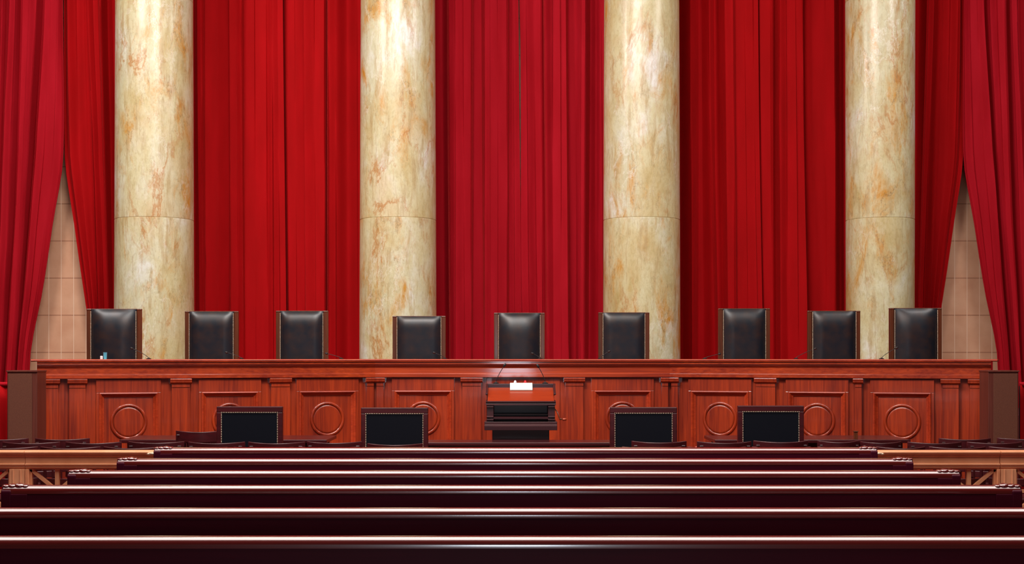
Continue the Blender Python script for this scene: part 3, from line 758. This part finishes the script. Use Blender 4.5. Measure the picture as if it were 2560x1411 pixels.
# ------------------------------------------------------------------ bronze railing
RD = 11.3
def rz_(y): return Z(y, RD)
def rail_section(label, p0, p1, posts, panels, latch=()):
    x0, x1 = X(p0,RD), X(p1,RD); cxr = (x0+x1)/2
    t = thing('bronze_railing', label, 'railing', (cxr, RD, 0), group='bronze railing sections')
    prof = [(-.02,rz_(1127)),(-.045,rz_(1128.3)),(-.05,rz_(1131)),(-.045,rz_(1135)),(-.03,rz_(1137)),(-.03,rz_(1140)),(-.018,rz_(1142)),(-.018,rz_(1159)),(-.036,rz_(1160)),(-.036,rz_(1163)),(-.028,rz_(1165)),(-.028,rz_(1169)),(-.016,rz_(1171)),(-.016,rz_(1174)),
            (.06,rz_(1174)),(.06,rz_(1171)),(.07,rz_(1160)),(.06,rz_(1140)),(.09,rz_(1131)),(.07,rz_(1127))]
    MB().prism_x(prof, x0-cxr, x1-cxr).build('top_rail', M['bronze'], t, bevel=.002)
    zt, zb = rz_(1173), .16
    MB().box(x0-cxr, x1-cxr, -.02, .06, .06, zb).build('bottom_rail', M['bronze'], t, bevel=.004)
    for q0, q1 in posts:
        a, c = X(q0,RD)-cxr, X(q1,RD)-cxr
        mb = MB().box(a, c, -.03, .07, 0, zt)
        m0 = (c-a)
        mb.box(a+m0*.22, a+m0*.30, -.036, -.03, .1, zt); mb.box(a+m0*.70, a+m0*.78, -.036, -.03, .1, zt)
        mb.build('post', M['bronze'], t, bevel=.003)
    for q0, q1 in panels:
        a, c = X(q0,RD)-cxr, X(q1,RD)-cxr; m_ = (a+c)/2; zc = rz_(1229); z2_ = 2*zc-zt
        mb = MB(); th = .013
        def bar(ax, az, bx, bz, t_=th):
            L = math.hypot(bx-ax, bz-az); nx_, nz_ = -(bz-az)/L*t_, (bx-ax)/L*t_
            mb.prism_y([(ax+nx_,az+nz_),(bx+nx_,bz+nz_),(bx-nx_,bz-nz_),(ax-nx_,az-nz_)], .0, .03)
        bar(a, zt, c, z2_); bar(c, zt, a, z2_); bar(m_, zt, m_, zb, .016); bar(a, zc, c, zc)
        bar(a, zb, a, zt, .016); bar(c, zb, c, zt, .016); bar(a, z2_, c, z2_, .014)
        bar(a, z2_, c, zb); bar(c, z2_, a, zb)
        mb.build('lattice_panel', M['bronze'], t)
    for q in latch:
        xl = X(q,RD)-cxr; s_ = 1 if q < 1280 else -1
        mb = MB().tube([(xl-s_*.02,-.055,rz_(1134)),(xl,-.075,rz_(1133)),(xl+s_*.04,-.08,rz_(1133.5))], [.009,.008,.010], 8)
        mb.ball((xl-s_*.01,-.07,rz_(1134.5)), .018,.012,.010, 10, 6)
        mb.build('latch', M['brass'], t, smooth=True)
    return t
pl = []
q = 75
while q+130 < 2490:
    pl.append((q, q+134.5)); q += 134.2
rail_section('bronze railing across the room, long middle section behind the pews', 65.5, 2497, [(65.5,75),(2489.5,2497)], [(a, min(b_, 2489)) for a, b_ in pl], latch=(381, 2196))
rail_section('bronze railing section with post at the left frame edge', -420, 64.5, [(26,64.5)], [(-108,26),(-242,-108),(-376,-242)])
rail_section('bronze railing section with post at the right frame edge', 2498.5, 2980, [(2498.5,2538)], [(2538,2672),(2672,2806),(2806,2940)])

# ------------------------------------------------------------------ brown cabinets and low side curtains
for s_, p0, p1, lb in ((-1,18,93,'left'),(1,2471,2546,'right')):
    d = 15.5; w = (p1-p0)*d/F; zt = Z(928,d)
    t = thing('tall_cabinet', 'tall brown cloth-fronted cabinet standing at the %s end of the bench' % lb, 'cabinet', (X((p0+p1)/2,d), d, 0), group='tall brown cabinets at the bench ends')
    MB().box(-w/2, w/2, .0, .30, 0, zt).build('cabinet_body', M['boxwood'], t, bevel=.004)
    f0 = -w/2+.012; f1 = w/2-.012
    if s_ < 0: f1 = w/2-.055
    else: f0 = -w/2+.055
    MB().box(f0, f1, -.012, .0, .03, zt-.03).build('cloth_front', M['boxcloth'], t, bevel=.003)
    MB().box(-w/2-.006, w/2+.006, -.014, .306, zt-.012, zt+.006).build('cabinet_top', M['boxwood'], t, bevel=.003)
    # low curtain on a padded rail, beyond the cabinet
    d2 = 15.9; x_in, x_out = X(20 if s_ < 0 else 2548, d2), X(-260 if s_ < 0 else 2820, d2)
    x0, x1 = sorted((x_in, x_out)); cxx = (x0+x1)/2
    zt2 = Z(961,d2)
    t = thing('low_curtain', 'low dark red curtain on a padded rail beside the %s cabinet' % lb, 'curtain', (cxx, d2, 0), group='low side curtains')
    rows = []
    for i in range(9):
        z = .02+(zt2-.03)*i/8; row = []
        for j in range(121):
            x = x0+(x1-x0)*j/120
            row.append((x-cxx, .025*math.sin(x*38)+.012*math.sin(x*17+1), z))
        rows.append(row)
    MB().grid(rows).build('cloth', M['velvet'], t, smooth=True, solid=.008)
    MB().tube([(x0-cxx,0,zt2),(x1-cxx,0,zt2)], .024, 14).build('padded_rail', M['velvet_lit'], t, smooth='auto')
    for xx in (x0-cxx+.03, x1-cxx-.03): MB().tube([(xx,.06,0),(xx,.06,zt2-.01),(xx,.0,zt2)], .012, 8).build('rail_post', M['black'], t, smooth='auto')

# ------------------------------------------------------------------ pews
def pew(label, p0, p1, ytop, d):
    x0, x1 = X(p0,d), X(p1,d); c = (x0+x1)/2; hw_ = (x1-x0)/2
    zt = Z(ytop, d)
    t = thing('pew', label, 'pew', (c, d, 0), group='rows of dark mahogany pews')
    R_ = .034
    # rounded top rail
    pr = []
    for i in range(17):
        a = PI - PI*i/16; pr.append((.022+R_*1.15*math.cos(a), zt-R_+R_*math.sin(a)))
    pr += [(.022+R_*1.15, zt-.044), (.022-R_*1.15, zt-.044)]
    MB().prism_x(pr, -hw_+.01, hw_-.01).build('top_rail', M['pewrail'], t, smooth='auto')
    MB().box(-hw_+.03, hw_-.03, -.015, .04, .12, zt-.043).build('back_panel', M['pew'], t)
    MB().box(-hw_+.03, hw_-.03, .03, .50, .41, .445).build('seat', M['pew'], t, bevel=.012)
    for s_ in (-1, 1):
        a, b2 = sorted((s_*hw_, s_*(hw_-.055)))
        mb = MB().prism_x([(-.022,0),(-.022,zt-.03),(.004,zt-.006),(.03,zt-.002),(.06,zt-.02),(.10,zt-.12),(.20,.72),(.50,.66),(.54,.62),(.54,0)], a, b2)
        e = mb.build('pew_end', M['pew'], t, bevel=.007, seg=3)
        cv = MB()
        for k, (off, rx, rz2) in enumerate(((.020,.026,.010),(.052,.030,.013),(.090,.034,.016),(.122,.022,.011))):
            cv.ball((s_*(hw_-off), .018, zt-.006), rx, .030, rz2, 20, 12)
        cv.build('carved_scroll', M['pewrail'], e, smooth=True)
        MB().box(min(s_*(hw_-.14), s_*(hw_-.05)), max(s_*(hw_-.14), s_*(hw_-.05)), -.020, -.014, .1, zt-.046).build('end_stile', M['pew'], t, bevel=.003)
    return t
for a, b_, y, d, lb in ((385,2193,1119.5,10.45,'dark mahogany pew farthest from the viewer, shortest in view, nearest the bronze railing'),
    (293,2282,1147,9.50,'dark mahogany pew second from the railing, both ends in view over the railing'),
    (170,2400,1177,8.475,'dark mahogany pew third from the railing, both carved ends well inside the frame'),
    (5,2553,1214,7.417,'dark mahogany pew fourth from the railing, its ends just inside the frame'),
    (-205,2765,1271,6.35,'dark mahogany pew second nearest the viewer, running past both frame edges'),
    (-500,3060,1342,5.33,'dark mahogany pew nearest the viewer along the bottom of the picture')):
    pew(lb, a, b_, y, d)

# ------------------------------------------------------------------ light
def area(name, loc, aim, sx_, sy, power, col):
    ld = bpy.data.lights.new(name, 'AREA'); ld.shape = 'RECTANGLE'; ld.size = sx_; ld.size_y = sy; ld.energy = power; ld.color = col
    o = bpy.data.objects.new(name, ld); C.objects.link(o); o.location = loc
    o.rotation_euler = (Vector(aim)-Vector(loc)).to_track_quat('-Z','Y').to_euler()
    return o
area('ceiling_light', (-1.6,10.5,9.6), (0,20.5,3.0), 4.5, 2.0, 1080, (1,.95,.90))
area('ceiling_light_left', (-8,13.5,8.8), (-1.5,21,3), 2.4, 1.2, 420, (1,.95,.92))
area('ceiling_light_right', (8,14.5,9.0), (5.0,21,3), 2.4, 1.2, 230, (1,.95,.92))
area('ceiling_light_pews', (0,7.0,9.8), (0,7.0,0), 13, 7, 1300, (1,.92,.87))
area('added_reflection_light', (0,-6.2,1.5), (0,0,1.5), 1.1, 1.8, 90, (.82,.88,1))  # unseen source, added to put a reflection on the bench centre
w = bpy.data.worlds.new('world'); bpy.context.scene.world = w; w.use_nodes = True
w.node_tree.nodes['Background'].inputs[0].default_value = (1,.9,.8,1); w.node_tree.nodes['Background'].inputs[1].default_value = .2

# ------------------------------------------------------------------ camera
cd = bpy.data.cameras.new('camera'); cam = bpy.data.objects.new('camera', cd); C.objects.link(cam)
cam.location = (0,0,HC); cam.rotation_euler = (PI/2,0,0)
cd.sensor_width = 36; cd.sensor_fit = 'HORIZONTAL'; cd.lens = F/2560*36
cd.shift_y = (HY-705.5)/2560
cd.clip_end = 100
S = bpy.context.scene; S.camera = cam
S.view_settings.view_transform = 'Standard'; S.view_settings.look = 'None'; S.view_settings.gamma = 1
S.view_settings.use_curve_mapping = False; S.view_settings.exposure = 0.0
